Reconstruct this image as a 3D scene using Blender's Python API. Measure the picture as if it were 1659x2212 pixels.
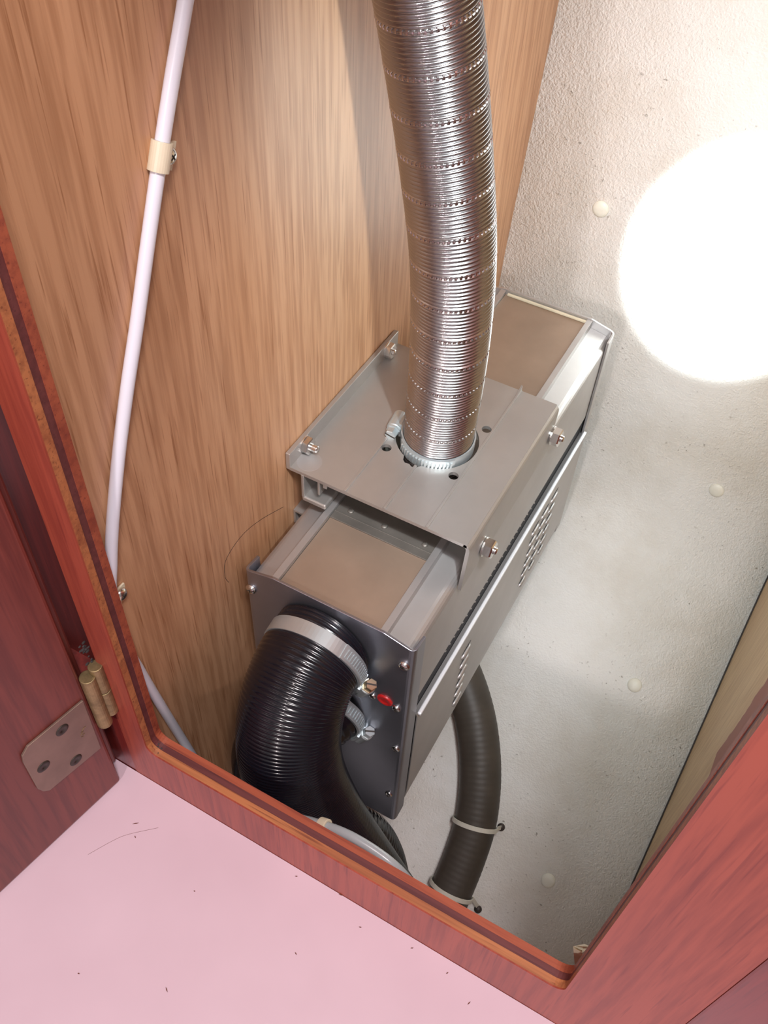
import bpy, bmesh, math, random
from math import sin, cos, pi, radians, sqrt, atan2
from mathutils import Vector, Matrix, Euler
random.seed(7)
for o in list(bpy.data.objects): bpy.data.objects.remove(o, do_unlink=True)
scene = bpy.context.scene
C = scene.collection
S = 0.001                      # everything below is written in millimetres
V = Vector

# ------------------------------------------------------------------ camera
F = 1998.137; CX, CY = 829.5, 1106.0
CAM = V((207.835, -247.078, 419.124)); ROT = Euler((0.7078, -0.0402, 0.5040), 'XYZ')
cd = bpy.data.cameras.new('camera'); cam = bpy.data.objects.new('camera', cd); C.objects.link(cam)
cam.location = CAM * S; cam.rotation_euler = ROT
cd.sensor_fit = 'VERTICAL'; cd.sensor_height = 36.0; cd.lens = 36.0 * F / 2212.0
cd.clip_start = 0.01; cd.clip_end = 50
scene.camera = cam
RM = ROT.to_matrix()
# ------------------------------------------------------------------ light
scene.view_settings.view_transform = 'Standard'; scene.view_settings.look = 'None'
scene.view_settings.gamma = 1.0; scene.view_settings.exposure = 0.0
scene.view_settings.use_curve_mapping = False
w = bpy.data.worlds.new('world'); scene.world = w; w.use_nodes = True
w.node_tree.nodes['Background'].inputs[0].default_value = (1.0, 0.86, 0.84, 1)
w.node_tree.nodes['Background'].inputs[1].default_value = 0.24

def area(name, loc, target, size, energy, col):
    l = bpy.data.lights.new(name, 'AREA'); l.shape = 'DISK'; l.size = size * S; l.energy = energy; l.color = col
    o = bpy.data.objects.new(name, l); C.objects.link(o); o.location = V(loc) * S
    o.rotation_euler = (V(target) - V(loc)).to_track_quat('-Z', 'Y').to_euler(); return o
def spot(name, loc, target, angle, blend, energy, col, r=6):
    l = bpy.data.lights.new(name, 'SPOT'); l.spot_size = radians(angle); l.spot_blend = blend; l.energy = energy
    l.color = col; l.shadow_soft_size = r * S
    o = bpy.data.objects.new(name, l); C.objects.link(o); o.location = V(loc) * S
    o.rotation_euler = (V(target) - V(loc)).to_track_quat('-Z', 'Y').to_euler(); return o
# two cabin lamps behind and above the photographer, and a hand torch shone through the opening at the hull
area('cabin_lamp', (190, -900, 610), (120, 0, -40), 60, 3.6, (1.0, 0.88, 0.86))
area('cabin_lamp', (330, -340, 900), (170, -40, -100), 150, 6.8, (1.0, 0.90, 0.90))
TORCH = (222, -96, 372); TAIM = (170, 395, 34)
spot('torch_core', TORCH, TAIM, 16.4, 0.36, 110.0, (0.88, 0.97, 1.0))
spot('torch_spill', TORCH, TAIM, 105, 0.85, 8.0, (0.86, 0.97, 1.0))

def ray(u, v): return RM @ V(((u - CX) / F, -(v - CY) / F, -1.0))
def pix(u, v, ax, val):
    d = ray(u, v); return CAM + d * ((val - CAM[ax]) / d[ax])
def pixp(u, v, n, c):
    n = V(n); d = ray(u, v); return CAM + d * ((c - n.dot(CAM)) / n.dot(d))

# ------------------------------------------------------------------ materials
def new_mat(name):
    m = bpy.data.materials.new(name); m.use_nodes = True
    nt = m.node_tree; b = nt.nodes['Principled BSDF']; return m, nt, b
def setv(b, **k):
    for a, x in k.items():
        i = b.inputs[a.replace('_', ' ')]
        i.default_value = (*x, 1) if isinstance(x, (tuple, list)) and len(x) == 3 else x
def node(nt, t, **k):
    n = nt.nodes.new(t)
    for a, x in k.items(): setattr(n, a, x)
    return n
def ramp(nt, fac, stops):
    r = node(nt, 'ShaderNodeValToRGB'); e = r.color_ramp.elements
    while len(e) < len(stops): e.new(0.5)
    for i, (p, c) in enumerate(stops): e[i].position = p; e[i].color = (*c, 1) if len(c) == 3 else c
    nt.links.new(fac, r.inputs[0]); return r.outputs[0]
def coords(nt, scale=(1, 1, 1), rot=(0, 0, 0), loc=(0, 0, 0)):
    t = node(nt, 'ShaderNodeTexCoord'); g = node(nt, 'ShaderNodeNewGeometry')
    m = node(nt, 'ShaderNodeMapping'); m.inputs[3].default_value = scale; m.inputs[2].default_value = rot; m.inputs[1].default_value = loc
    nt.links.new(g.outputs['Position'], m.inputs[0]); return m.outputs[0]
def noise(nt, vec, scale, detail=3, rough=0.55, dist=0.0):
    n = node(nt, 'ShaderNodeTexNoise'); n.inputs['Scale'].default_value = scale; n.inputs['Detail'].default_value = detail
    n.inputs['Roughness'].default_value = rough; n.inputs['Distortion'].default_value = dist
    nt.links.new(vec, n.inputs['Vector']); return n.outputs['Fac']
def mixc(nt, fac, a, b, mode='MIX'):
    n = node(nt, 'ShaderNodeMix', data_type='RGBA', blend_type=mode)
    for s, x in ((n.inputs[0], fac), (n.inputs[6], a), (n.inputs[7], b)):
        if isinstance(x, (int, float)): s.default_value = x
        elif isinstance(x, tuple): s.default_value = (*x, 1) if len(x) == 3 else x
        else: nt.links.new(x, s)
    return n.outputs[2]
def bump(nt, b, h, strength, dist):
    n = node(nt, 'ShaderNodeBump'); n.inputs['Strength'].default_value = strength; n.inputs['Distance'].default_value = dist
    nt.links.new(h, n.inputs['Height']); nt.links.new(n.outputs[0], b.inputs['Normal'])

def wood(name, light, mid, dark, grain='z', rough=0.42, coat=0.0, figure=9.0, pores=1.0, tilt=0.0):
    m, nt, b = new_mat(name)
    st = {'z': (1, 1, .05), 'x': (.05, 1, 1), 'y': (1, .05, 1)}[grain]
    v = coords(nt, st, rot=(tilt, 0, 0)); v2 = coords(nt, {'z': (1, 1, .10), 'x': (.10, 1, 1), 'y': (1, .10, 1)}[grain], rot=(tilt, 0, 0))
    big = noise(nt, v2, figure, 3, .5, .6)
    c = ramp(nt, big, [(.30, mid), (.52, light), (.72, mid)])
    fine = noise(nt, v, 260, 3, .6)
    c = mixc(nt, ramp(nt, fine, [(.36, (.5, .5, .5)), (.58, (1, 1, 1))]), dark, c)
    por = noise(nt, coords(nt, {'z': (1, 1, .03), 'x': (.03, 1, 1), 'y': (1, .03, 1)}[grain], rot=(tilt, 0, 0)), 700, 2, .5)
    c = mixc(nt, ramp(nt, por, [(.60, (0, 0, 0)), (.70, (.75 * pores,) * 3)]), c, dark)
    nt.links.new(c, b.inputs['Base Color']); setv(b, Roughness=rough, Coat_Weight=coat, Coat_Roughness=.18)
    bump(nt, b, fine, .12, .0006); return m
M = {}
M['teak'] = wood('teak_veneer', (.60, .345, .195), (.50, .255, .125), (.30, .125, .05), 'z', .46, .05, 8.0, 1.0)
M['mahogany'] = wood('varnished_mahogany', (.42, .085, .05), (.33, .058, .034), (.19, .026, .02), 'z', .42, .10, 14, .7)
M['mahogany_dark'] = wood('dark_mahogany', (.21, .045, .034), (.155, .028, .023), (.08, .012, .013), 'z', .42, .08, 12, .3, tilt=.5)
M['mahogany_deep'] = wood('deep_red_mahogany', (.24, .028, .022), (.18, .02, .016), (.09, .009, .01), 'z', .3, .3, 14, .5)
M['ply_orange'] = wood('plywood_orange_edge', (.50, .19, .075), (.38, .115, .045), (.17, .04, .02), 'x', .5, .1, 30, 1.0)
M['ply_red'] = wood('plywood_red_edge', (.40, .10, .05), (.30, .065, .035), (.15, .025, .02), 'x', .45, .15, 30, 1.0)
M['ply_core'] = wood('plywood_dark_edge', (.15, .04, .04), (.12, .03, .032), (.07, .015, .018), 'x', .5, .1, 30, .8)
M['sapele'] = wood('mahogany_lipping', (.48, .16, .07), (.38, .10, .045), (.2, .04, .02), 'z', .42, .2, 20, .8)

def bulkhead():
    m, nt, b = new_mat('pale_wood_with_varnish_lap')
    v = coords(nt, (1, 1, .08)); fine = noise(nt, v, 240, 3, .6); big = noise(nt, v, 16, 2)
    c = ramp(nt, big, [(.3, (.60, .41, .215)), (.7, (.70, .51, .285))])
    c = mixc(nt, ramp(nt, fine, [(.3, (.4, .4, .4)), (.6, (1, 1, 1))]), (.44, .26, .12), c)
    g = node(nt, 'ShaderNodeNewGeometry'); sp = node(nt, 'ShaderNodeSeparateXYZ'); nt.links.new(g.outputs['Position'], sp.inputs[0])
    ny = noise(nt, coords(nt), 30, 2)
    a = node(nt, 'ShaderNodeMath', operation='MULTIPLY_ADD'); nt.links.new(ny, a.inputs[0]); a.inputs[1].default_value = .03
    nt.links.new(sp.outputs[1], a.inputs[2])
    lap = node(nt, 'ShaderNodeMath', operation='LESS_THAN'); nt.links.new(a.outputs[0], lap.inputs[0]); lap.inputs[1].default_value = .150
    z = node(nt, 'ShaderNodeMath', operation='GREATER_THAN'); nt.links.new(sp.outputs[2], z.inputs[0]); z.inputs[1].default_value = -.175
    ml = node(nt, 'ShaderNodeMath', operation='MULTIPLY'); nt.links.new(lap.outputs[0], ml.inputs[0]); nt.links.new(z.outputs[0], ml.inputs[1])
    c = mixc(nt, ml.outputs[0], c, (.30, .075, .045))
    nt.links.new(c, b.inputs['Base Color']); setv(b, Roughness=.5); return m
M['bulkhead'] = bulkhead()

def hull():
    m, nt, b = new_mat('white_textured_hull_lining')
    v = coords(nt)
    grime = noise(nt, v, 9, 5, .62); speck = noise(nt, v, 330, 2, .5); patch = noise(nt, v, 22, 3, .6)
    c = ramp(nt, grime, [(.32, (.74, .71, .645)), (.55, (.855, .85, .815)), (.75, (.885, .885, .86))])
    f = node(nt, 'ShaderNodeMath', operation='MULTIPLY')
    nt.links.new(ramp(nt, speck, [(.66, (0, 0, 0)), (.74, (1, 1, 1))]), f.inputs[0])
    nt.links.new(ramp(nt, patch, [(.50, (0, 0, 0)), (.64, (.8, .8, .8))]), f.inputs[1])
    c = mixc(nt, f.outputs[0], c, (.22, .19, .15))
    nt.links.new(c, b.inputs['Base Color']); setv(b, Roughness=.62)
    h = node(nt, 'ShaderNodeMath', operation='ADD')
    nt.links.new(noise(nt, v, 330, 2, .5), h.inputs[0]); nt.links.new(noise(nt, v, 700, 2, .5), h.inputs[1])
    bump(nt, b, h.outputs[0], .42, .0013); return m
M['hull'] = hull()

def plain(name, col, rough=.5, metal=0.0, var=.0, scale=40, coat=0.0, bmp=0.0, bscale=300, **k):
    m, nt, b = new_mat(name)
    v = coords(nt); n = noise(nt, v, scale, 4, .6)
    lo = tuple(x * (1 - var) for x in col); hi = tuple(min(1, x * (1 + var)) for x in col)
    nt.links.new(ramp(nt, n, [(.3, lo), (.7, hi)]), b.inputs['Base Color'])
    setv(b, Roughness=rough, Metallic=metal, Coat_Weight=coat, **k)
    if bmp: bump(nt, b, noise(nt, v, bscale, 2), bmp, .0005)
    return m
M['alu'] = plain('satin_aluminium', (.52, .505, .50), .44, .75, .05, 30, bmp=.03, bscale=900)
M['alu_plate'] = plain('shaded_aluminium_end_plate', (.40, .41, .47), .36, .95, .06, 25)  # bluer and darker than the shells: its dark reflection put into the colour
M['alu_top'] = plain('brown_reflection_metal', (.36, .27, .205), .45, .5, .10, 22, bmp=.05, bscale=900)  # brown of the reflected wood put into the metal's colour
M['alu_bracket'] = plain('extruded_aluminium', (.47, .45, .43), .45, .75, .06, 26, bmp=.04, bscale=900)
M['alu_dark'] = plain('dark_metal', (.20, .185, .165), .5, .6, .15, 60)
M['lip'] = plain('torchlit_folded_edge', (.80, .83, .87), .38, .35, .03)  # paler than the cover: torch reflection painted into the edge colour
M['slot'] = plain('recess_shade', (.035, .035, .04), .6, .3, .1)  # near black, stands for the shade inside slot and louvres
M['steel'] = plain('bright_steel', (.80, .79, .77), .22, 1.0, .05, 80)
M['zinc'] = plain('zinc_plated_band', (.60, .66, .68), .38, .75, .06, 60)
M['brass_screw'] = plain('yellow_passivated_screw', (.72, .62, .44), .28, 1.0, .1, 120)
M['flex'] = plain('stainless_flexible_hose', (.38, .365, .37), .26, 1.0, .04, 60)
M['seam'] = plain('stainless_seam', (.50, .47, .47), .25, 1.0, .1, 200)
M['duct'] = plain('black_duct_plastic', (.006, .0065, .011), .22, 0, .2, 90, coat=.25)
M['dark_hose'] = plain('dark_grey_brown_hose', (.062, .052, .042), .5, 0, .2, 30, bmp=.1, bscale=120)
M['tube'] = plain('milky_white_tube', (.76, .78, .88), .30, 0, .02, 30)
M['cream'] = plain('cream_nylon', (.72, .66, .50), .4, 0, .08, 60)
M['cap'] = plain('cream_cap', (.80, .78, .68), .4, 0, .04, 60)
M['tie'] = plain('off_white_tie', (.62, .60, .52), .45, 0, .06, 60)
M['grey_pipe'] = plain('pale_grey_pipe', (.42, .47, .50), .3, 0, .05, 60, coat=.2)
M['red'] = plain('red_plastic_plug', (.42, .012, .012), .35, 0, .1, 60, coat=.2)
M['dark'] = plain('blackened_screw', (.05, .04, .035), .5, .3, .2, 100)
M['brass'] = plain('tarnished_brass', (.31, .235, .12), .5, .75, .35, 160, bmp=.15, bscale=400)
M['brass_leaf'] = plain('dull_brown_brass', (.25, .175, .14), .42, .55, .14, 60)
M['crumb'] = plain('dark_wood_crumb', (.16, .05, .03), .8)
M['grime'] = plain('grey_black_grime', (.045, .04, .04), .9, 0, .3, 300)

def laminate():
    m, nt, b = new_mat('pink_lit_laminate')
    n = noise(nt, coords(nt), 14, 3)
    nt.links.new(ramp(nt, n, [(.3, (.68, .51, .59)), (.7, (.73, .555, .64))]), b.inputs['Base Color']); setv(b, Roughness=.42); return m  # white worktop, with the pink of the cabin light in its base colour
M['laminate'] = laminate()

# ------------------------------------------------------------------ mesh helpers (millimetres)
class MB:
    def __init__(s): s.v = []; s.f = []
    def add(s, vs, fs):
        k = len(s.v); s.v += [V(x) for x in vs]; s.f += [tuple(i + k for i in f) for f in fs]; return s
    def box(s, a, b):
        x0, y0, z0 = a; x1, y1, z1 = b
        return s.add([(x0,y0,z0),(x1,y0,z0),(x1,y1,z0),(x0,y1,z0),(x0,y0,z1),(x1,y0,z1),(x1,y1,z1),(x0,y1,z1)],
                     [(0,3,2,1),(4,5,6,7),(0,1,5,4),(1,2,6,5),(2,3,7,6),(3,0,4,7)])
    def prism(s, poly, axis, a, b):
        """poly: 2-D outline in the two other axes (in x,y,z order), extruded along axis from a to b"""
        def mk(p, t):
            q = list(p); q.insert(axis, t); return q
        n = len(poly); vs = [mk(p, a) for p in poly] + [mk(p, b) for p in poly]
        fs = [tuple(range(n))[::-1], tuple(range(n, 2 * n))] + [(i, (i + 1) % n, n + (i + 1) % n, n + i) for i in range(n)]
        return s.add(vs, fs)
    def sheet(s, line, th, axis, a, b):
        """a bent sheet: open 2-D polyline of thickness th, extruded"""
        nrm = []
        for i in range(len(line)):
            p = V(line[max(i - 1, 0)]); q = V(line[min(i + 1, len(line) - 1)]); d = (q - p).normalized(); nrm.append(V((-d.y, d.x)))
        other = [tuple(V(p) + n * th) for p, n in zip(line, nrm)]
        n = len(line)
        def mk(p, t):
            q = list(p); q.insert(axis, t); return q
        vs = [mk(p, a) for p in line] + [mk(p, a) for p in other] + [mk(p, b) for p in line] + [mk(p, b) for p in other]
        fs = []
        for i in range(n - 1):
            fs += [(i, i + 1, n + i + 1, n + i), (2*n + i, 3*n + i, 3*n + i + 1, 2*n + i + 1),
                   (i, 2*n + i, 2*n + i + 1, i + 1), (n + i, n + i + 1, 3*n + i + 1, 3*n + i)]
        fs += [(0, n, 3*n, 2*n), (n - 1, 2*n - 1 + 0 + n, 4*n - 1, 2*n - 1)] if False else [(0, n, 3*n, 2*n), (n - 1, 3*n - 1, 4*n - 1, 2*n - 1)]
        return s.add(vs, fs)
    def lathe(s, prof, o=(0,0,0), ax=(0,0,1), seg=24, ph=0.0):
        """prof: list of (radius, height) along ax"""
        o = V(o); t = V(ax).normalized(); u = t.orthogonal().normalized(); w_ = t.cross(u); vs = []; fs = []
        for r, h in prof:
            for i in range(seg):
                a = 2 * pi * i / seg + ph; vs.append(o + t * h + (u * cos(a) + w_ * sin(a)) * max(r, 1e-4))
        for j in range(len(prof) - 1):
            for i in range(seg):
                fs.append((j*seg + i, j*seg + (i+1) % seg, (j+1)*seg + (i+1) % seg, (j+1)*seg + i))
        fs.append(tuple(range(seg))[::-1]); fs.append(tuple(range((len(prof)-1)*seg, len(prof)*seg)))
        return s.add(vs, fs)
    def sweep(s, fr, rfun, seg=48, caps=True):
        """fr: list of (pos, tangent, n, b, s)"""
        vs = []; fs = []
        for p, t, n, b, d in fr:
            for i in range(seg):
                a = 2 * pi * i / seg; r = rfun(d, a); vs.append(p + (n * cos(a) + b * sin(a)) * r)
        for j in range(len(fr) - 1):
            for i in range(seg):
                fs.append((j*seg + i, j*seg + (i+1) % seg, (j+1)*seg + (i+1) % seg, (j+1)*seg + i))
        if caps: fs.append(tuple(range(seg))[::-1]); fs.append(tuple(range((len(fr)-1)*seg, len(fr)*seg)))
        return s.add(vs, fs)
def mesh(name, mb, smooth=False, base=V((0, 0, 0))):
    me = bpy.data.meshes.new(name); me.from_pydata([tuple((v - base) * S) for v in mb.v], [], mb.f)
    bm = bmesh.new(); bm.from_mesh(me); bmesh.ops.recalc_face_normals(bm, faces=bm.faces); bm.to_mesh(me); bm.free()
    if smooth:
        for p in me.polygons: p.use_smooth = True
    return me
BASE = {}
def obj(name, mb, mat, parent=None, smooth=False, bevel=0.0, seg=2, base=None):
    """one mesh object; absolute millimetre coordinates; children share their thing's base"""
    b = BASE[parent.name] if parent else V(base or (0, 0, 0))
    me = mesh(name, mb, smooth, b); o = bpy.data.objects.new(name, me); C.objects.link(o); me.materials.append(M[mat])
    if parent: o.parent = parent
    else: o.location = b * S
    BASE[o.name] = b
    if bevel:
        md = o.modifiers.new('bevel', 'BEVEL'); md.width = bevel * S; md.segments = seg; md.limit_method = 'ANGLE'; md.angle_limit = radians(35)
    return o
def place(name, me, mat, parent, pos, zax=(0, 0, 1), spin=0.0):
    """an object sharing mesh data, its local z turned to zax"""
    o = bpy.data.objects.new(name, me); C.objects.link(o)
    if not me.materials: me.materials.append(M[mat])
    q = V(zax).to_track_quat('Z', 'Y').to_matrix() @ Matrix.Rotation(spin, 3, 'Z')
    m = q.to_4x4(); m.translation = (V(pos) - (BASE[parent.name] if parent else V((0, 0, 0)))) * S
    o.matrix_local = m
    if parent: o.parent = parent
    BASE[o.name] = None
    return o
def kid(name, me, mat, parent):
    o = bpy.data.objects.new(name, me); C.objects.link(o)
    if not me.materials: me.materials.append(M[mat])
    o.parent = parent; return o
def tag(o, label=None, cat=None, group=None, kind=None):
    if label: o['label'] = label
    if cat: o['category'] = cat
    if group: o['group'] = group
    if kind: o['kind'] = kind
    return o
def thing(name, base, label, cat, group=None, kind=None):
    o = bpy.data.objects.new(name, None); C.objects.link(o); o.location = V(base) * S; o.empty_display_size = .01
    BASE[o.name] = V(base); return tag(o, label, cat, group, kind)
def frames(pts, step, up=(1, 0, 0)):
    """Catmull-Rom through pts, resampled every step mm, with parallel-transport frames"""
    P = [V(p) for p in pts]; P = [P[0] * 2 - P[1]] + P + [P[-1] * 2 - P[-2]]; dense = []
    for i in range(1, len(P) - 2):
        a, b, c, d = P[i-1], P[i], P[i+1], P[i+2]
        for k in range(40):
            t = k / 40; dense.append(.5 * ((2*b) + (c - a) * t + (2*a - 5*b + 4*c - d) * t*t + (3*b - a - 3*c + d) * t**3))
    dense.append(P[-2]); L = [0]
    for i in range(1, len(dense)): L.append(L[-1] + (dense[i] - dense[i-1]).length)
    n = max(2, int(L[-1] / step)); out = []; j = 0; nv = None
    pos = []
    for k in range(n + 1):
        d = L[-1] * k / n
        while j < len(L) - 2 and L[j+1] < d: j += 1
        t = (d - L[j]) / max(1e-9, L[j+1] - L[j]); pos.append((dense[j].lerp(dense[j+1], min(1, t)), d))
    for k, (p, d) in enumerate(pos):
        t = (pos[min(k+1, n)][0] - pos[max(k-1, 0)][0]).normalized()
        if nv is None: nv = (V(up) - t * V(up).dot(t)).normalized()
        else: nv = (nv - t * nv.dot(t)).normalized()
        out.append((p, t, nv.copy(), t.cross(nv), d))
    return out
def arc2(cx, cy, r, a0, a1, n): return [(cx + r * cos(radians(a0 + (a1 - a0) * i / n)), cy + r * sin(radians(a0 + (a1 - a0) * i / n))) for i in range(n + 1)]

# ------------------------------------------------------------------ the setting
XW = -7.0                                    # face of the teak panel
prof = [(700, 498), (300, 434), (170, 413), (60, 396), (-20, 385), (-100, 380), (-160, 373), (-217, 352), (-260, 306), (-317, 228), (-370, 155), (-425, 79), (-500, -24), (-545, -86)]
def gy(z):
    for i in range(len(prof) - 1):
        if prof[i][0] >= z >= prof[i+1][0]:
            p0 = prof[max(i-1, 0)]; p1 = prof[i]; p2 = prof[i+1]; p3 = prof[min(i+2, len(prof)-1)]
            def sl(a, b): return (b[1] - a[1]) / (b[0] - a[0]) if a != b else None
            m = sl(p1, p2); m0 = sl(p0, p1) if p0 != p1 else m; m3 = sl(p2, p3) if p2 != p3 else m
            a = (m0 + m) / 2; c = (m + m3) / 2; h = p2[0] - p1[0]; t = (z - p1[0]) / h
            return (2*t**3 - 3*t*t + 1) * p1[1] + (t**3 - 2*t*t + t) * h * a + (-2*t**3 + 3*t*t) * p2[1] + (t**3 - t*t) * h * c
    return prof[0][1] if z > prof[0][0] else prof[-1][1]
def gn(z):                                    # normal of the hull lining, pointing into the locker
    d = (gy(z + 1) - gy(z - 1)) / 2; return V((0, -1, d)).normalized()
def hullhit(u, v, off=0.0):
    d = ray(u, v); lo, hi = 300.0, 1100.0
    def f(D):
        p = CAM + d * D; n = gn(p.z); return (gy(p.z) - p.y) * -n.y - off
    for _ in range(50):
        m = (lo + hi) / 2
        if f(m) > 0: lo = m
        else: hi = m
    return CAM + d * lo

mb = MB().box((XW - 16, -88.4, -560), (XW, 505, 690))
tag(obj('wall_left', mb, 'teak', bevel=.3), 'orange brown teak veneer panel on which the heater is mounted', kind='structure')
mb = MB(); nz = 150; zs = [690 - (690 + 543) * i / nz for i in range(nz + 1)]
vs = []; fs = []
for z in zs:
    n = gn(z)
    for x in (XW, 300): vs.append((x, gy(z), z))
    for x in (XW, 300): vs.append((x, gy(z) - n.y * 12, z - n.z * 12))
for i in range(nz):
    a = i * 4; b = a + 4
    fs += [(a, a+1, b+1, b), (a+2, b+2, b+3, a+3), (a, b, b+2, a+2), (a+1, a+3, b+3, b+1)]
fs += [(0, 2, 3, 1), (nz*4, nz*4+1, nz*4+3, nz*4+2)]
mb.add(vs, fs); tag(obj('wall_back', mb, 'hull', smooth=True), 'white textured hull lining curving under the heater', kind='structure')
# pale bulkhead on the right (leans a little), behind the red stile
mb = MB().add([(287.6, -88.4, 690), (306, -88.4, 690), (306, 505, 690), (287.6, 505, 690), (293.6, -88.4, -560), (306, -88.4, -560), (306, 505, -560), (293.6, 505, -560)],
              [(0,1,2,3),(4,7,6,5),(0,4,5,1),(1,5,6,2),(2,6,7,3),(3,7,4,0)])
tag(obj('wall_right', mb, 'bulkhead'), 'pale wooden bulkhead beside the white hull lining', kind='structure')
jl = [(lambda z: V((287.6 + 6 * (690 - z) / 1250 - .2, gy(z) - .2, z)))(z) for z in range(400, -480, -20)]
tag(obj('trim_3', MB().sweep(frames(jl, 8), lambda s_, a: 1.1, 8), 'dark'), 'dark joint line where the pale bulkhead meets the hull lining', kind='structure')
tag(obj('ceiling', MB().box((XW - 16, -88.4, 690), (306, 510, 702)), 'teak'), 'wooden top of the locker above the pipes', kind='structure')

# front panel with its opening: four glued layers, edges showing in the opening
def ring(y0, y1, x0, x1, z0, z1, r, grow=0.0, X0=-13.5, X1=290, Z0=-103, Z1=560):
    mb = MB(); inner = []
    x0 -= grow; x1 += grow; z0 -= grow; z1 += grow
    for cx, cz, a0 in ((x1 - r, z1 - r, 0), (x0 + r, z1 - r, 90), (x0 + r, z0 + r, 180), (x1 - r, z0 + r, 270)):
        inner += arc2(cx, cz, r, a0, a0 + 90, 6)
    outer = []
    for x, z in inner:                          # nearest point of the outer rectangle by direction class
        outer.append((X1 if x > x1 - r - .01 else X0 if x < x0 + r + .01 else x, Z1 if z > z1 - r - .01 else Z0 if z < z0 + r + .01 else z))
    n = len(inner); vs = [(x, y0, z) for x, z in inner] + [(x, y0, z) for x, z in outer] + [(x, y1, z) for x, z in inner] + [(x, y1, z) for x, z in outer]
    fs = []
    for i in range(n):
        j = (i + 1) % n
        fs += [(i, j, n+j, n+i), (2*n+i, 3*n+i, 3*n+j, 2*n+j), (i, 2*n+i, 2*n+j, j), (n+i, n+j, 3*n+j, 3*n+i)]
    return mb.add(vs, fs)
wf = thing('wall_front', (120, -94, -103), 'red varnished plywood front with the locker opening cut in it', None, kind='structure')
del_keys = [k for k in wf.keys() if k == 'category']
OX0, OX1, OZ0, OZ1 = 2.0, 244.5, -52.0, 470.0
obj('plywood_layer', ring(-92.6, -88.6, OX0, OX1, OZ0, OZ1, 7), 'ply_red', wf)
obj('plywood_layer', ring(-96.2, -92.6, OX0, OX1, OZ0, OZ1, 7, .25), 'ply_core', wf)
obj('plywood_layer', ring(-100.0, -96.2, OX0, OX1, OZ0, OZ1, 7), 'ply_orange', wf)
obj('front_veneer', ring(-100.8, -100.0, OX0, OX1, OZ0, OZ1, 7), 'mahogany', wf)
# grime rubbed into the lower left corner of the opening
gm = MB()
for i in range(16):
    x = 2 + random.random() * 6.5; y = -99.5 + random.random() * 6; r = .4 + random.random() * .7
    gm.lathe([(r, 0), (r * .6, .22), (.01, .3)], (max(x, 4.6), y, OZ0 - .02 + max(0, 2.2 - (x - 2) * .6) * .55), (.1, 0, 1), 7)
tag(obj('grime_patch', gm, 'grime', wf), kind='stuff')
tag(obj('trim_shade_gap', MB().prism([(-88.6, -104), (-88.6, 560), (-92.5, 560), (-92.5, 6), (-100.6, 4), (-100.6, -104)], 0, -300, -13.6), 'mahogany_deep'), 'dark red stile face with a recess added above the hinge as door shade', kind='structure')  # added recess, shaped to darken the strip that the door shades
# darker post beyond the stile
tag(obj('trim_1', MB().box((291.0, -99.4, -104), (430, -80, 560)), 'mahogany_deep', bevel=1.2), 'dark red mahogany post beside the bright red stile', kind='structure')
# pale surface before the opening, pink cabin light in its colour (falls slightly to the right)
zw = lambda x: -93.97 - (x - 36.7) * .0322
mb = MB().add([(-330, -101.0, zw(-330)), (430, -101.0, zw(430)), (430, -620, zw(430)), (-330, -620, zw(-330)), (-330, -101.0, zw(-330)-18), (430, -101.0, zw(430)-18), (430, -620, zw(430)-18), (-330, -620, zw(-330)-18)],
              [(0,3,2,1),(4,5,6,7),(0,1,5,4),(1,2,6,5),(2,3,7,6),(3,0,4,7)])
tag(obj('floor', mb, 'laminate'), 'pale laminate surface in front of the locker opening, pink light put into its colour', kind='structure')

# ------------------------------------------------------------------ the open door, left
DN = V((.985, -.173, 0)).normalized(); DD = V((-.173, -.985, 0)).normalized(); DC = DN.dot(V((-17.7, -115.1, 0)))
D0 = V((-15.6, -103.6, 0)); D0 = D0 + DN * (DC - DN.dot(D0))
def dp(u, z, n=0.0): return D0 + DD * u + DN * n + V((0, 0, z))
def dbox(mb, u0, u1, z0, z1, n0, n1):
    vs = [dp(u, z, n) for n in (n0, n1) for (u, z) in ((u0, z0), (u1, z0), (u1, z1), (u0, z1))]
    return mb.add(vs, [(0,1,2,3),(4,7,6,5),(0,4,5,1),(1,5,6,2),(2,6,7,3),(3,7,4,0)])
door = thing('door_1', dp(0, -92, -8), 'dark red mahogany door standing open on a brass hinge', None, kind='structure')
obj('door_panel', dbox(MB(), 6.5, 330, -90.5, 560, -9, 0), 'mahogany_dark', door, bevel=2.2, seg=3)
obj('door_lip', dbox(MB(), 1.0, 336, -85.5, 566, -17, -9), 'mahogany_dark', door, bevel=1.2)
def dhit(u, v): return pixp(u, v, DN, DC)
def duz(u, v):
    p = dhit(u, v); return (p - D0).dot(DD), p.z
leafpx = [(56, 1609), (44, 1631), (47, 1645), (78, 1701), (90, 1706), (104, 1704), (215, 1612), (176, 1510)]
lp = [duz(*q) for q in leafpx]
mb = MB(); n = len(lp)
mb.add([dp(u, z, .05) for u, z in lp] + [dp(u, z, 1.5) for u, z in lp],
       [tuple(range(n)), tuple(range(n, 2*n))] + [(i, (i+1) % n, n + (i+1) % n, n + i) for i in range(n)])
leaf = tag(obj('hinge_leaf', mb, 'brass_leaf', door, bevel=.35), 'dull brown brass hinge leaf with three screws')
scr_door = MB().lathe([(3.6, 0), (3.6, .25), (2.9, .55), (1.0, .6), (.9, .35), (.01, .3)], seg=20)
me_sd = mesh('hinge_screw', scr_door, True)
for q in ((130, 1573), (90, 1652), (160, 1638)):
    u, z = duz(*q); place('hinge_screw', me_sd, 'dark', door, dp(u, z, 1.45), DN)
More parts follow.
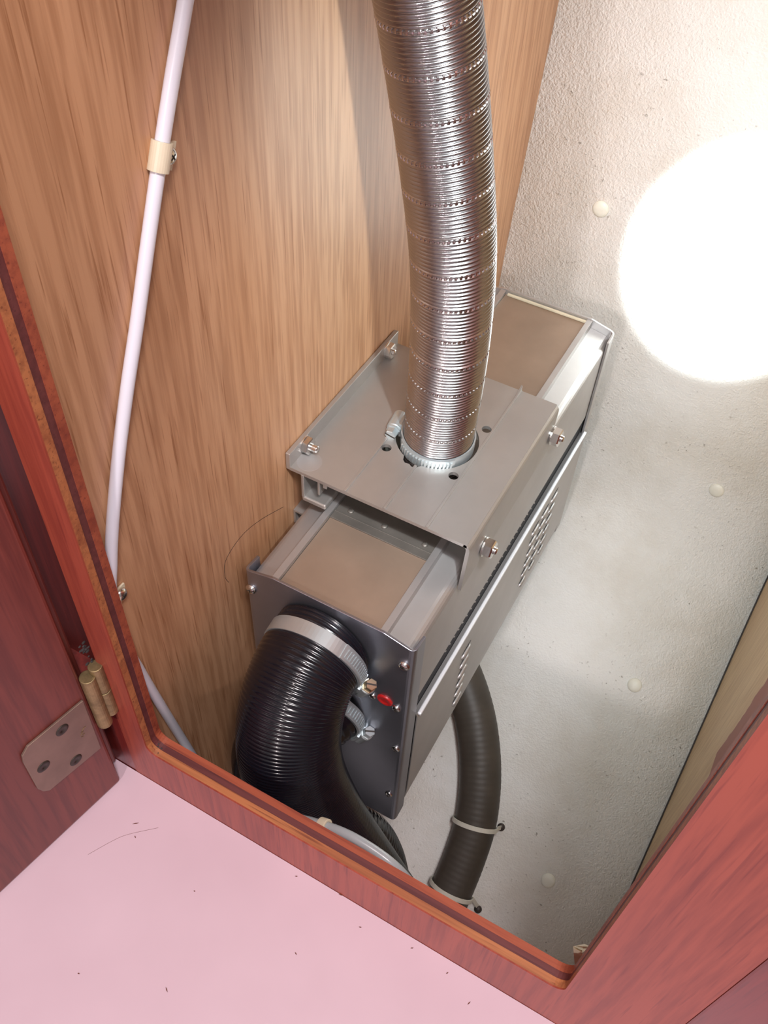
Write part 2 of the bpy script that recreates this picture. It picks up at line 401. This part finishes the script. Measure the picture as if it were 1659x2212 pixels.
# stamped letters on the leaf: short raised strokes
u, z = duz(176, 1578)
for k, (du, dz, a, L) in enumerate(((-1.6, 3.2, .5, 1.6), (-.4, 2.4, -.4, 1.6), (.4, 1.0, .5, 1.8), (1.2, -.2, -.4, 1.8), (.2, -1.6, .1, 1.4), (1.4, -2.6, .6, 1.4))):
    mb = MB(); a0 = dp(u + du, z + dz, 1.55); dr = (DD * cos(a) + V((0, 0, 1)) * sin(a)); pr = DN.cross(dr)
    mb.add([a0 + dr * i * L / 2 + pr * j * .18 + DN * h for h in (-.1, .12) for i, j in ((-1, -1), (1, -1), (1, 1), (-1, 1))], [(0,1,2,3),(4,7,6,5),(0,4,5,1),(1,5,6,2),(2,6,7,3),(3,7,4,0)])
    obj('stamped_mark', mb, 'brass', leaf)
# knuckle
ua, za = duz(188, 1452); ub, zb = duz(216, 1560); uk = (ua + ub) / 2; KN = 4.0
kl = za - zb
obj('hinge_knuckle', MB().lathe([(KN, 0), (KN, kl)], dp(uk, zb, KN - 2.0), (0, 0, 1), 24), 'brass', door, bevel=.4)
for k in range(2): obj('hinge_knuckle', MB().lathe([(KN * .9, 0), (KN * .9, kl * .47)], dp(uk - 5.2, zb + kl * (.14 + .49 * k), KN - 1.2), (0, 0, 1), 24), 'brass', door, bevel=.4)
gm = MB()
for i in range(26):
    gm.lathe([(.6 + random.random() * .8, 0), (.4, .3), (.01, .4)], dp(uk - 6.5 + random.random() * 4, zb + kl + random.random() * 22, -.5 + random.random() * 2), DN, 6)
tag(obj('grime_patch', gm, 'grime', door), kind='stuff')

# ------------------------------------------------------------------ the heater
W, L, H = 110.0, 318.4, 230.5
ht = thing('air_heater', (55, 160, -H), 'long aluminium box of an air heater hung along the teak wall', 'heater')
def ztop(x): return -4.2 + (4.7 * min(1, max(0, min(x, W - x) - 1) / 18.5))
def endplate(y, sgn, zb):
    """U-shaped folded sheet: outer face at y, flanges pointing along sgn"""
    th = 1.7; r = 3.4; pts = []
    fl = 13.5
    def P(x, d): return (x, y + sgn * d)
    out = [P(0, fl), P(0, r)] + [P(r - r * cos(radians(a)), r - r * sin(radians(a))) for a in (22, 45, 68, 90)] + [P(12, 0), P(19.5, 0), P(W/2, 0), P(W-19.5, 0), P(W-12, 0)] + \
          [P(W - r + r * sin(radians(a)), r - r * cos(radians(a))) for a in (0, 22, 45, 68, 90)] + [P(W, fl)]
    inn = []
    for i, p in enumerate(out):
        a = V(out[max(i-1, 0)]); b = V(out[min(i+1, len(out)-1)]); d = (b - a).normalized(); inn.append(tuple(V(p) + V((-d.y, d.x)) * th * sgn))
    n = len(out); vs = []
    for lst in (out, inn):
        for (px, py), (ox, oy) in zip(lst, out): vs.append((px, py, zb))
    for lst in (out, inn):
        for (px, py), (ox, oy) in zip(lst, out): vs.append((px, py, ztop(ox) - (1.6 if abs(oy - y) > 4 else 0)))
    fs = []
    for i in range(n - 1):
        fs += [(i, i+1, n+i+1, n+i), (2*n+i, 3*n+i, 3*n+i+1, 2*n+i+1), (i, 2*n+i, 2*n+i+1, i+1), (n+i, n+i+1, 3*n+i+1, 3*n+i)]
    fs += [(0, n, 3*n, 2*n), (n-1, 3*n-1, 4*n-1, 2*n-1)]
    return MB().add(vs, fs)
obj('front_plate', endplate(0, 1, -H), 'alu_plate', ht, bevel=.25)
obj('back_plate', endplate(L, -1, -222), 'alu', ht, bevel=.25)
def mir(l): return [(W - x, z) for x, z in l]
left = [(2.0, -80.0), (2.0, -15)] + arc2(8.5, -15, 6.5, 180, 100, 5) + [(18.2, -6.6), (18.2, -.2), (22.2, -.2), (22.2, -3.4)]
obj('side_shell', MB().sheet(left[::-1], 1.0, 1, 1.8, L - 1.8), 'alu', ht, bevel=.15)
obj('side_shell', MB().sheet(mir(left), 1.0, 1, 1.8, L - 1.8), 'alu', ht, bevel=.15)
obj('side_shell', MB().sheet([(2.0, -80.0), (2.0, -222), (8, -226)], -1.0, 1, 1.8, L - 1.8), 'alu', ht)
obj('top_panel', MB().box((22.4, 1.8, -4.6), (87.6, L - 1.8, -3.2)), 'alu_top', ht)
tp = obj('cross_strip', MB().box((22.4, 57.5, -3.2), (87.6, 200, -2.2)).box((22.4, 62.6, -2.2), (87.6, 63.4, -1.7)), 'alu_dark', ht, bevel=.2)
riv = mesh('rivet', MB().lathe([(2.0, 0), (1.8, .4), (1.0, .7), (.01, .8)], seg=14), True)
for x in (31, 54, 81): place('rivet', riv, 'alu_dark', ht, (x, 67.5, -2.2))
obj('seal_bead', MB().box((24, L - 4.0, -3.2), (88, L - 2.0, -1.2)), 'cream', ht, bevel=.5)
# inner casing, coloured as the darkness behind the ventilation slot and under the end plates
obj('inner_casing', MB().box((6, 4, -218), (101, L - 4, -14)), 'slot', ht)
# lower side cover with folded lip on top
cover = [(106.9, -97.6), (109.6, -96.6), (110.6, -99.2), (110.4, -205), (109.2, -221), (104, -225)]
obj('slot_shade_strip', MB().box((101.2, 15.6, -99), (106.6, L - 13.6, -76)), 'slot', ht)  # dark strip painted as the shade in the slot
sc = obj('side_cover', MB().sheet(cover, -.9, 1, 15.5, L - 13.5), 'alu', ht, bevel=.15)
obj('cover_lip', MB().box((109.9, 15.5, -96.6), (112.6, L - 13.5, -94.0)), 'lip', ht, bevel=.9, seg=3)
obj('bottom_tray', MB().sheet([(3, -224), (8, -229), (96, -229), (105, -221)], .8, 1, 3, L - 3), 'alu', ht)
tab = mesh('vent_tab', MB().add([(-.3, -2.6, -2.2), (.5, -2.6, -2.2), (.5, -1.2, -2.2), (-.3, -1.2, -2.2), (-.3, .8, 2.2), (.5, .8, 2.2), (.5, 2.2, 2.2), (-.3, 2.2, 2.2)], [(0,3,2,1),(4,5,6,7),(0,1,5,4),(1,2,6,5),(2,3,7,6),(3,0,4,7)]), False)
for k in range(24): place('vent_tab', tab, 'alu', ht, (106.4, 60 + k * 6.4, -88.0))
def louvre():
    mb = MB(); n = 10; vs = []
    for i in range(n + 1):
        t = i / n; y = -7.6 + 15.2 * t; e = sqrt(max(0, 1 - (2*t - 1)**4))
        vs += [(0, y, 3.0 * e), (2.1 * e, y, .6 * e - .2), (2.0 * e, y, -1.5 * e), (0, y, -1.9 * e)]
    fs = []
    for i in range(n):
        a = i*4; fs += [(a, a+1, a+5, a+4), (a+1, a+2, a+6, a+5), (a+2, a+3, a+7, a+6), (a+3, a, a+4, a+7)]
    return mesh('louvre', mb.add(vs, fs), True)
lv = louvre(); gap = mesh('louvre_gap_shade', MB().prism(arc2(0, 0, 7.6, 0, 360, 20)[:-1], 0, 0, .12), False)  # flat dark discs painted as the shade in the louvre openings
for v_ in gap.vertices: v_.co.z *= .16
cols = [(92.5, -129, 6)] + [(y, -123, 6) for y in (214, 233.5, 253)]
for yc, z0, nrow in cols:
    for k in range(nrow):
        o = place('louvre', lv, 'alu', ht, (110.55, yc, z0 - k * 13.2)); o.rotation_euler = (0, 0, 0)
        g = kid('louvre_gap_shade', gap, 'slot', o); g.location = (0.05 * S, 0, 3.9 * S)
# screws of the end plate
pan = mesh('plate_screw', MB().lathe([(3.5, 0), (3.5, .5), (3.1, 1.5), (2.1, 2.2), (1.2, 2.3)], seg=24), True)
crs = mesh('cross_slot', MB().box((-1.5, -.3, 1.9), (1.5, .3, 2.42)).box((-.3, -1.5, 1.9), (.3, 1.5, 2.42)), False)
for x, z, k in ((4.2, -19.5, 1), (104.6, -20.4, 1), (102.6, -70.4, .8), (105.0, -120, .8), (86.5, -70.0, .7), (103.5, -190, .8)):
    o = place('plate_screw', pan, 'steel', ht, (x, -.02, z), (0, -1, 0), random.random()); o.scale = (k,) * 3
    kid('cross_slot', crs, 'dark', o)
def ell(cx, cz, a, b, rot, n=28): return [(cx + a * cos(t) * cos(rot) - b * sin(t) * sin(rot), cz + a * cos(t) * sin(rot) + b * sin(t) * cos(rot)) for t in [2*pi*i/n for i in range(n)]]
mb = MB(); rings = [(1, 0), (1, .7), (.88, 1.2), (.62, 1.3), (.55, .9), (.2, .9)]
e0 = [ell(94.6, -67.9, 5.2 * k, 4.6 * k, 0) for k, _ in rings]; vs = []
for e, (k, d) in zip(e0, rings): vs += [(x, -d, z) for x, z in e]
nn = 28; fs = [(j*nn + i, j*nn + (i+1) % nn, (j+1)*nn + (i+1) % nn, (j+1)*nn + i) for j in range(len(rings)-1) for i in range(nn)] + [tuple(range((len(rings)-1)*nn, len(rings)*nn))]
tag(obj('red_plug', mb.add(vs, fs), 'red', ht, smooth=True), 'round red plastic plug')
# ------------------------------------------------------------------ flue bracket above the heater
br = thing('flue_bracket', (55, 122, 25), 'grooved aluminium bracket plate with four holes around the silver flue hose', 'bracket')
YB0, YB1 = 56.5, 188.0
def holed(outline, holes, z0, z1):
    bm = bmesh.new()
    for loop in [outline] + holes:
        vv = [bm.verts.new((x, y, z0)) for x, y in loop]
        for i in range(len(vv)): bm.edges.new((vv[i], vv[(i+1) % len(vv)]))
    bmesh.ops.triangle_fill(bm, use_beauty=True, use_dissolve=False, edges=bm.edges[:])
    r = bmesh.ops.extrude_face_region(bm, geom=bm.faces[:])
    bmesh.ops.translate(bm, verts=[e for e in r['geom'] if isinstance(e, bmesh.types.BMVert)], vec=(0, 0, z1 - z0))
    bm.verts.index_update(); mb = MB(); mb.add([v.co.copy() for v in bm.verts], [tuple(v.index for v in f.verts) for f in bm.faces]); bm.free(); return mb
hole = lambda x, y, r, n=28: [(x + r * cos(2*pi*i/n), y + r * sin(2*pi*i/n)) for i in range(n)]
big = []
for i in range(72):
    a = 2*pi*i/72; r = 25.2
    if abs((a - radians(262) + pi) % (2*pi) - pi) < radians(13): r += 2.6 + 1.0 * (i % 2)
    big.append((59 + r * cos(a), 122 + r * sin(a)))
obj('bracket_plate', holed([(-4, YB0), (110, YB0), (110, YB1), (-4, YB1)],
    [big, hole(36.5, 99.3, 3.0), hole(80.8, 99.5, 3.0), hole(81.2, 144.6, 3.0), hole(36.6, 144.6, 3.0)], 24.6, 27.0), 'alu_bracket', br)
obj('upstand', MB().box((-6.6, YB0, 24.6), (-3.6, YB1, 37.4)), 'alu_bracket', br, bevel=.4)
fl = arc2(107.6, 22.6, 4.4, 90, 0, 5) + [(112.0, 20), (110.9, -14)]
obj('side_flange', MB().sheet([(108.6, 27.0)] + fl[1:], -2.2, 1, YB0, YB1), 'alu_bracket', br)
for x, h in ((32.9, .9), (58.4, .9), (85.2, 2.6)):
    segs = [(YB0, YB1)] if x < 50 or h > 2 else [(YB0, 95), (149, YB1)]
    for y0, y1 in segs: obj('rib', MB().box((x - .8, y0, 26.9), (x + .8, y1, 28.0)), 'alu_bracket', br, bevel=.2)
obj('rib_end', MB().add([(84.7, 176, 27.4), (85.7, 176, 27.4), (85.7, 188.2, 27.0), (84.7, 188.2, 27.0), (84.7, 177, 27.6), (85.7, 177, 27.6), (85.7, 188.2, 31.2), (84.7, 188.2, 31.2)], [(0,3,2,1),(4,5,6,7),(0,1,5,4),(1,2,6,5),(2,3,7,6),(3,0,4,7)]), 'alu_bracket', br)
# channel under the left edge
obj('channel_leg', MB().box((3.6, YB0 - .2, 6), (5.4, YB1, 25)), 'alu_bracket', br, bevel=.3)
obj('channel_leg', MB().box((14.0, YB0 + 1, 12.5), (15.6, YB1, 25)), 'alu_bracket', br, bevel=.3)
obj('channel_foot', MB().box((3.6, YB0 - .2, 2.6), (20, YB1, 6.4)), 'alu_bracket', br, bevel=1.2, seg=3)
obj('channel_hook', MB().box((18.0, YB0 + .5, 21), (20.5, YB1, 25)), 'alu_bracket', br, bevel=.3)
# bolts
def hexm(r, h): return MB().lathe([(r * .94, 0), (r, .5), (r, h - .6), (r * .9, h)], seg=6)
nut = mesh('nut', hexm(5.5, 4.6), False); wash = MB().lathe([(5.6, 0), (5.6, .8)], seg=24)
wsh = mesh('washer', wash, False); shank = mesh('bolt_end', MB().lathe([(2.4, 0)] + [(2.4 - .35 * (i % 2), 1 + i * .55) for i in range(16)] + [(1.8, 10)], seg=16), True)
for p, ax, shankL in ((pix(658, 966, 0, -3.6), (1, 0, 0), True), (pix(836, 758, 0, -3.6), (1, 0, 0), False),
              (pix(1046, 1180, 0, 112), (1, 0, 0.02), False), (pix(1192, 940, 0, 112), (1, 0, 0.02), False)):
    if p[0] < 0: p = V((p[0], p[1], 32.6))
    o = place('nut', nut, 'steel', br, p, ax, .3)
    if p[0] > 0: o.scale = (1.12, 1.12, 1.35)
    wo = kid('washer', wsh, 'steel', o)
    if shankL: s_ = kid('bolt_end', shank, 'steel', o); s_.location = (0, 0, 2.2 * S); s_.scale = (1, 1, .72)
    else: s_ = kid('bolt_end', shank, 'steel', o); s_.location = (0, 0, 0); s_.scale = (.9, .9, .62)
obj('wear_mark', MB().lathe([(7.5, 0), (7.5, .06)], (3.5, 66.0, 27.0), (0, 0, 1), 30), 'alu', br)

# square rail on the wall below the bracket
tr = MB()
for a, b in (((-6.8, 62, -30), (2.0, 300, -28.6)), ((-6.8, 62, -19.4), (2.0, 300, -18)), ((-6.8, 62, -28.6), (-5.4, 300, -19.4)), ((.6, 62, -28.6), (2.0, 300, -19.4))): tr.box(a, b)
tag(obj('wall_rail', tr, 'alu_bracket', base=(-2.4, 62, -30)), 'open ended square aluminium rail on the teak wall behind the heater', 'rail')

# ------------------------------------------------------------------ silver flue hose
fp = [(59, 121.5, 8), (60, 120.5, 34), (62, 117, 75), (62.5, 113.5, 120), (60, 110.5, 165), (52.5, 107, 215), (43.2, 99, 275), (34, 87, 335), (27, 70, 400), (24, 48, 470)]
fr = frames(fp, .2625); PI2 = 2 * pi; PIT = 2.1
def rflex(s, a):
    ph = (s / PIT) % 1.0; return 20.2 + 1.0 * abs(sin(pi * ph)) ** .75
fh = thing('flue_hose', (59, 121.5, 8), 'ribbed silver stainless steel flexible flue hose rising from the heater', 'hose')
obj('ribbed_body', MB().sweep(fr, rflex, 56), 'flex', fh, smooth=True)
SP = 19.0; tot = fr[-1][4]; NT = 54; m = 6
def at(s):
    i = min(len(fr) - 1, max(0, s / tot * (len(fr) - 1))); k = int(i); t = i - k; k2 = min(k + 1, len(fr) - 1)
    return fr[k][0].lerp(fr[k2][0], t), fr[k][2].lerp(fr[k2][2], t), fr[k][3].lerp(fr[k2][3], t), fr[k][1]
for q in range(int((tot - 40) / SP)):
    vs = []; fs = []; s0 = 42 + SP * q; per = NT * 4          # a crimped band with teeth pressed into it
    for i in range(per):
        a = PI2 * i / per; tooth = 1.0 if i % 4 < 2 else 0.0
        for j in range(m):
            u = j / (m - 1); p, n, b, t = at(s0 + (u - .5) * 3.8)
            r = (20.3, 21.1, 20.55 + .75 * tooth, 20.55 + .75 * tooth, 21.1, 20.3)[j]
            vs.append(p + (n * cos(a) + b * sin(a)) * r)
    for i in range(per):
        for j in range(m - 1): fs.append((i*m + j, i*m + j + 1, ((i+1) % per)*m + j + 1, ((i+1) % per)*m + j))
    obj('crimped_seam', MB().add(vs, fs), 'seam', fh)

# ------------------------------------------------------------------ hose clamps
def clamp(base, axis, R, ref, screw_deg, width, label, ridges, screw_out=1, screw_mat='brass_screw', group=None):
    """worm drive clamp: ref is the direction of angle 0, screw housing at screw_deg"""
    t = V(axis).normalized(); u = (V(ref) - t * V(ref).dot(t)).normalized(); w_ = t.cross(u); o = V(base)
    th = thing('hose_clamp', o, label, 'clamp', group)
    def pt(a, r, h): return o + (u * cos(a) + w_ * sin(a)) * r + t * h
    def bandmb(r0, r1, h0, h1, a0, a1, n):
        vs = []; fs = []
        full = abs(a1 - a0 - PI2) < 1e-6
        for i in range(n + (0 if full else 1)):
            a = a0 + (a1 - a0) * i / n; vs += [pt(a, r0, h0), pt(a, r1, h0), pt(a, r1, h1), pt(a, r0, h1)]
        k = len(vs) // 4
        for i in range(n if full else k - 1):
            A = i*4; B = ((i + 1) % k) * 4
            fs += [(A, A+1, B+1, B), (A+1, A+2, B+2, B+1), (A+2, A+3, B+3, B+2), (A+3, A, B, B+3)]
        if not full: fs += [(0, 3, 2, 1), (k*4-4, k*4-3, k*4-2, k*4-1)]
        return MB().add(vs, fs)
    obj('band', bandmb(R, R + .9, -width/2, width/2, 0, PI2, 80), 'zinc', th, smooth=False)
    a_s = radians(screw_deg)
    ov = radians(ridges[1] - ridges[0]); r0 = radians(ridges[0])
    obj('overlap_band', bandmb(R + .9, R + 1.7, -width/2, width/2, r0 - .06, r0 + ov + .06, 30), 'zinc', th)
    nr = ridges[2]
    for k in range(nr):
        a = r0 + ov * (k + .5) / nr; da = ov / nr * .27
        vs = [pt(a + e + sl, rr, h) for rr in (R + 1.6, R + 2.5) for (e, h, sl) in ((-da, -width*.3, -da*.5), (da, -width*.3, -da*.5), (da, width*.3, da*.5), (-da, width*.3, da*.5))]
        obj('thread_ridge', MB().add(vs, [(0,1,2,3),(4,7,6,5),(0,4,5,1),(1,5,6,2),(2,6,7,3),(3,7,4,0)]), 'zinc', th)
    tan = (-u * sin(a_s) + w_ * cos(a_s)) * screw_out; c = pt(a_s, R + 5.0, 0)
    obj('worm_housing', MB().lathe([(3.9, -7), (4.6, -6.4), (4.6, 5.4), (4.0, 6)], c, tan, 20), 'zinc', th, smooth=False, bevel=.3)
    obj('housing_foot', bandmb(R + .9, R + 2.4, -width/2 - .8, width/2 + .8, a_s - .22, a_s + .22, 8), 'zinc', th)
    hx = obj('clamp_screw', MB().lathe([(4.4, 6), (4.4, 6.8), (3.7, 6.9), (3.7, 11), (3.3, 11.5)], c, tan, 6, .4), screw_mat, th)
    tt = tan.cross(V((.3, .2, 1))).normalized(); bb = tan.cross(tt)
    vs = [c + tan * h + tt * i * 3.2 + bb * j * .5 for h in (10.7, 11.62) for i, j in ((-1, -1), (1, -1), (1, 1), (-1, 1))]
    obj('screw_slot', MB().add(vs, [(0,1,2,3),(4,7,6,5),(0,4,5,1),(1,5,6,2),(2,6,7,3),(3,7,4,0)]), 'dark', hx)
    return th
clamp((59.8, 120.8, 29.6), (fr[80][1]), 21.5, (1, 0, 0), 186, 9, 'zinc hose clamp round the foot of the silver flue hose', (228, 318, 17), 1, 'zinc')

# ------------------------------------------------------------------ black ducts
def duct(name, pts, label, R=30.8, pit=1.8):
    d = thing(name, pts[0], label, 'hose')
    f = frames(pts, pit / 6.0)
    def rr(s, a): return R + .62 * abs(sin(pi * s / pit)) ** .7
    obj('ribbed_body', MB().sweep(f, rr, 60), 'duct', d, smooth=True); return d, f
d1 = [(53, -.6, -36), (53, -10, -36.2), (53.5, -24, -39.5), (55, -38, -50), (58.5, -49, -70), (65, -54.5, -98), (77, -56.5, -132), (93, -56.5, -168), (111, -55.5, -205), (130, -54, -245)]
duct('air_duct', d1, 'thick black ribbed air duct bending down from the heater end plate', R=29.6)
clamp((53.1, -10.5, -36.4), (0.03, -1, -.14), 30.0, (1, 0, 0), -26, 9, 'zinc hose clamp on the upper black duct, its screw above the red plug', (-12, 46, 15), 1, 'brass_screw')
d2 = [(57, -.6, -106), (55, -9, -107), (45, -20, -117), (31, -26, -138), (23, -27, -168), (24, -27.5, -205), (34, -26, -240), (54, -20, -264), (74, -13, -267), (90, -10, -274), (100, -10, -294), (106, -10, -322)]
duct('air_duct', d2, 'lower black ribbed air duct half hidden behind the thicker bend', R=23.6)
clamp((56.2, -6.5, -106.6), (0.1, -1, -.1), 24.6, (1, 0, 0), -26, 9, 'zinc hose clamp on the lower black duct, half in shadow', (-12, 52, 12), 1, 'zinc')

# ------------------------------------------------------------------ dark hose on the hull with two saddles
hp = [hullhit(u, v, 19.6) for u, v in ((930, 1330), (962, 1390), (990, 1440), (1013, 1500), (1029, 1565), (1037, 1640), (1036, 1710), (1026, 1780), (1004, 1850), (976, 1920), (945, 1990), (915, 2060))]
fd = frames(hp, 1.5)
tag(obj('exhaust_hose', MB().sweep(fd, lambda s, a: 18.8 + .1 * sin(s * PI2 / 5.2), 40), 'dark_hose', smooth=True, base=hp[-1]), 'dark grey brown hose curving down the white hull behind the heater', 'hose')
def saddle(u, v, su, sv, label):
    c = hullhit(u, v, 19.6); k = min(range(len(fd)), key=lambda i: (fd[i][0] - c).length); p, t, n, b, s = fd[k]
    nh = gn(p.z); side = t.cross(nh).normalized()
    sp = hullhit(su, sv, .6)
    if (sp - p).dot(side) < 0: side = -side
    th = thing('pipe_saddle', sp, label, 'clip')
    R = 19.6; line = [p + (side * cos(radians(a)) + nh * sin(radians(a))) * R for a in range(200, -21, -8)]
    e = sp.copy(); line += [line[-1].lerp(e, .5) , e + (e - p).normalized() * 1.5]
    vs = []; fs = []
    for i, q in enumerate(line):
        o_ = (q - p); o_ = (o_ - t * o_.dot(t)).normalized()
        vs += [q - t * 2.0, q + t * 2.0, q + t * 2.0 + o_ * 1.4, q - t * 2.0 + o_ * 1.4]
    for i in range(len(line) - 1):
        A = i*4; B = A+4; fs += [(A, A+1, B+1, B), (A+1, A+2, B+2, B+1), (A+2, A+3, B+3, B+2), (A+3, A, B, B+3)]
    fs += [(0, 3, 2, 1), (len(line)*4-4, len(line)*4-3, len(line)*4-2, len(line)*4-1)]
    obj('strap', MB().add(vs, fs), 'tie', th, bevel=.4)
    o = obj('fixing_screw', MB().lathe([(3.6, 0), (3.4, 1.6), (2.2, 2.7), (.01, 3)], sp + nh * 1.2, nh, 16), 'dark', th, smooth=True)
saddle(1025, 1780, 1083, 1786, 'off white strap holding the dark hose, level with the black duct ends')
saddle(978, 1925, 1033, 1963, 'off white strap low on the dark hose, partly behind the plywood edge')

# ------------------------------------------------------------------ caps on the hull
def cap(u, v, label):
    p = hullhit(u, v, 0); n = gn(p.z)
    tag(obj('screw_cap', MB().lathe([(6.4, -.2), (6.4, .6), (5.9, 1.5), (4.6, 2.2), (2.4, 2.7), (.01, 2.8)], p, n, 28), 'cap', smooth=True, base=p), label, 'cap', 'cream screw caps on the hull lining')
cap(1298, 451, 'flat round cream screw cap beside the grey scuff near the bright torch spot')
cap(1548, 1059, 'round cream screw cap below the bright torch spot, level with the louvred heater side')
cap(1371, 1480, 'round cream screw cap between the dark hose and the pale bulkhead')
cap(1184, 1902, 'domed cream screw cap lowest on the hull, near the dark hose straps')

# ------------------------------------------------------------------ milky tube on the teak wall with clips
def wallp(u, v, x=XW + 3.2): return pix(u, v, 0, x)
tpx = [(412, -70), (401, 0), (372, 170), (347, 330), (320, 520), (297, 690), (276, 830), (259, 960), (248, 1070), (242, 1150), (240, 1215), (241, 1290), (264, 1380), (303, 1450), (364, 1550), (427, 1650), (480, 1740)]
tpts = [V((XW + 3.2, y, z)) for y, z in ((168, 685), (120, 545), (72, 425), (41, 350))] + [wallp(*q) for q in tpx[1:]]
ft = frames(tpts, 1.6)
tag(obj('plastic_tube', MB().sweep(ft, lambda s, a: 2.75, 20), 'tube', smooth=True, base=tpts[-1]), 'milky white plastic tube running down the teak wall', 'tube')
def pclip(k, scr, label, flip=1, size=5.2):
    p, t, n, b, s = ft[k]; nx = V((1, 0, 0)); side = t.cross(nx).normalized() * flip
    th = thing('cable_clip', p, label, 'clip')
    R = 2.95; line = [p + (side * cos(radians(a)) + nx * sin(radians(a))) * R for a in range(250, -30, -14)] + [V((XW + .2, *(p + side * (R + 1.0)).yz)), V((XW + .2, *(p + side * (R + 8)).yz))]
    vs = []; fs = []
    for i, q in enumerate(line):
        o_ = (q - p); o_ = (o_ - t * o_.dot(t)).normalized()
        if i >= len(line) - 2: o_ = nx
        vs += [q - t * size, q + t * size, q + t * size + o_ * 1.0, q - t * size + o_ * 1.0]
    for i in range(len(line) - 1):
        A = i*4; B = A+4; fs += [(A, A+1, B+1, B), (A+1, A+2, B+2, B+1), (A+2, A+3, B+3, B+2), (A+3, A, B, B+3)]
    fs += [(0, 3, 2, 1), (len(line)*4-4, len(line)*4-3, len(line)*4-2, len(line)*4-1)]
    obj('strap', MB().add(vs, fs), 'cream', th, bevel=.3)
    q = p + side * (R + 4.4); q = V((XW + 1.2, q.y, q.z))
    o = place('clip_screw', pan, 'steel', th, q, (1, 0, 0), .5); o.data = o.data
    kid('cross_slot', crs, 'dark', o)
def nearest(u, v):
    c = wallp(u, v); return min(range(len(ft)), key=lambda i: (ft[i][0] - c).length)
pclip(nearest(345, 335), None, 'cream nylon clip high on the milky tube with a screw beside it', -1)
pclip(nearest(243, 1312), None, 'cream nylon clip at the edge of the stile with a bright cross head screw', -1, 4.2)

# ------------------------------------------------------------------ small things behind the lower rail
gp = [pix(u, v, 1, y) for u, v, y in ((560, 1745, -84), (630, 1765, -84), (690, 1781, -83.5), (750, 1803, -83), (810, 1838, -83), (860, 1878, -84), (900, 1925, -84))]
fg = frames(gp, 1.5)
tag(obj('grey_pipe', MB().sweep(fg, lambda s, a: 2.7, 18), 'grey_pipe', smooth=True, base=gp[3]), 'thin pale grey pipe arching just behind the plywood edge', 'pipe')
pc = fg[min(range(len(fg)), key=lambda i: (fg[i][0] - pix(700, 1785, 1, -83.5)).length)]
kc = thing('pipe_clip', pc[0], 'cream clip on the thin grey pipe behind the plywood edge', 'clip')
obj('clip_ring', MB().lathe([(2.75, -2.6), (4.2, -2.6), (4.2, 2.6), (2.75, 2.6), (2.75, -2.6)], pc[0], pc[1], 20), 'cream', kc, bevel=.3)
obj('clip_foot', MB().box(tuple(pc[0] + V((-7.5, -4.4, -3.2))), tuple(pc[0] + V((-1.0, -1.6, 1.6)))), 'cream', kc, bevel=.5)
# cream loop in the lower right corner
a = [pix(u, v, 1, y) for u, v, y in ((1252, 2110, -80), (1247, 2052, -80), (1268, 2046, -74), (1296, 2062, -72), (1310, 2080, -70))]
vs = []; fs = []
for i, q in enumerate(a):
    t = (a[min(i+1, 4)] - a[max(i-1, 0)]).normalized(); sd = V((0, 1, .2)).cross(t).normalized()
    vs += [q - sd * 2.2, q + sd * 2.2, q + sd * 2.2 + V((0, 1.0, 0)), q - sd * 2.2 + V((0, 1.0, 0))]
for i in range(4):
    A = i*4; B = A+4; fs += [(A, A+1, B+1, B), (A+1, A+2, B+2, B+1), (A+2, A+3, B+3, B+2), (A+3, A, B, B+3)]
fs += [(0, 3, 2, 1), (16, 17, 18, 19)]
tag(obj('strap_loop', MB().add(vs, fs), 'cream', base=a[0], bevel=.2), 'bent cream plastic strap in the corner by the red stile', 'strap')

# ------------------------------------------------------------------ crumbs and hairs
for k, (u, v, L_, ang) in enumerate(((293, 1779, 1.9, .7), (292, 1808, .9, -.6), (640, 1893, .9, .4), (639, 2060, .9, -.5), (360, 2138, 1.6, -.6), (736, 1933, 1.4, .1), (966, 2102, .8, .9), (890, 2048, .9, .6), (778, 2003, .9, .3), (170, 2103, .7, .2), (1013, 2167, 1.3, 1.2), (420, 1925, .6, .1))):
    p = pixp(u, v, (.0322, 0, 1), -93.97 + 36.7 * .0322)
    mb = MB(); d = V((cos(ang), sin(ang), 0)); e = V((-d.y, d.x, 0))
    mb.add([p + d * i * L_ * .9 + e * j * .28 + V((0, 0, h)) for h in (.02, .3) for i, j in ((-1, -.3), (.2, -1), (1, .2), (-.2, 1))], [(0,1,2,3),(4,7,6,5),(0,4,5,1),(1,5,6,2),(2,6,7,3),(3,7,4,0)])
    tag(obj('wood_crumb', mb, 'crumb', base=p), 'tiny dark crumb lying on the pale pink surface', 'crumb', 'crumbs on the pink surface')
hpx = [pixp(u, v, (.0322, 0, 1), -93.97 + 36.7 * .0322 + .12) for u, v in ((190, 1846), (240, 1818), (275, 1803), (342, 1788))]
tag(obj('hair', MB().sweep(frames(hpx, 1.0), lambda s, a: .07, 6), 'crumb', base=hpx[0]), 'fine hair lying on the pink surface near the door', 'hair')
hpx = [pix(u, v, 0, XW + .15) for u, v in ((612, 1095), (560, 1125), (520, 1160), (488, 1210), (486, 1245), (494, 1258))]
tag(obj('hair', MB().sweep(frames(hpx, 1.0), lambda s, a: .12, 6), 'dark', base=hpx[0]), 'dark curled thread on the teak wall left of the heater', 'hair')
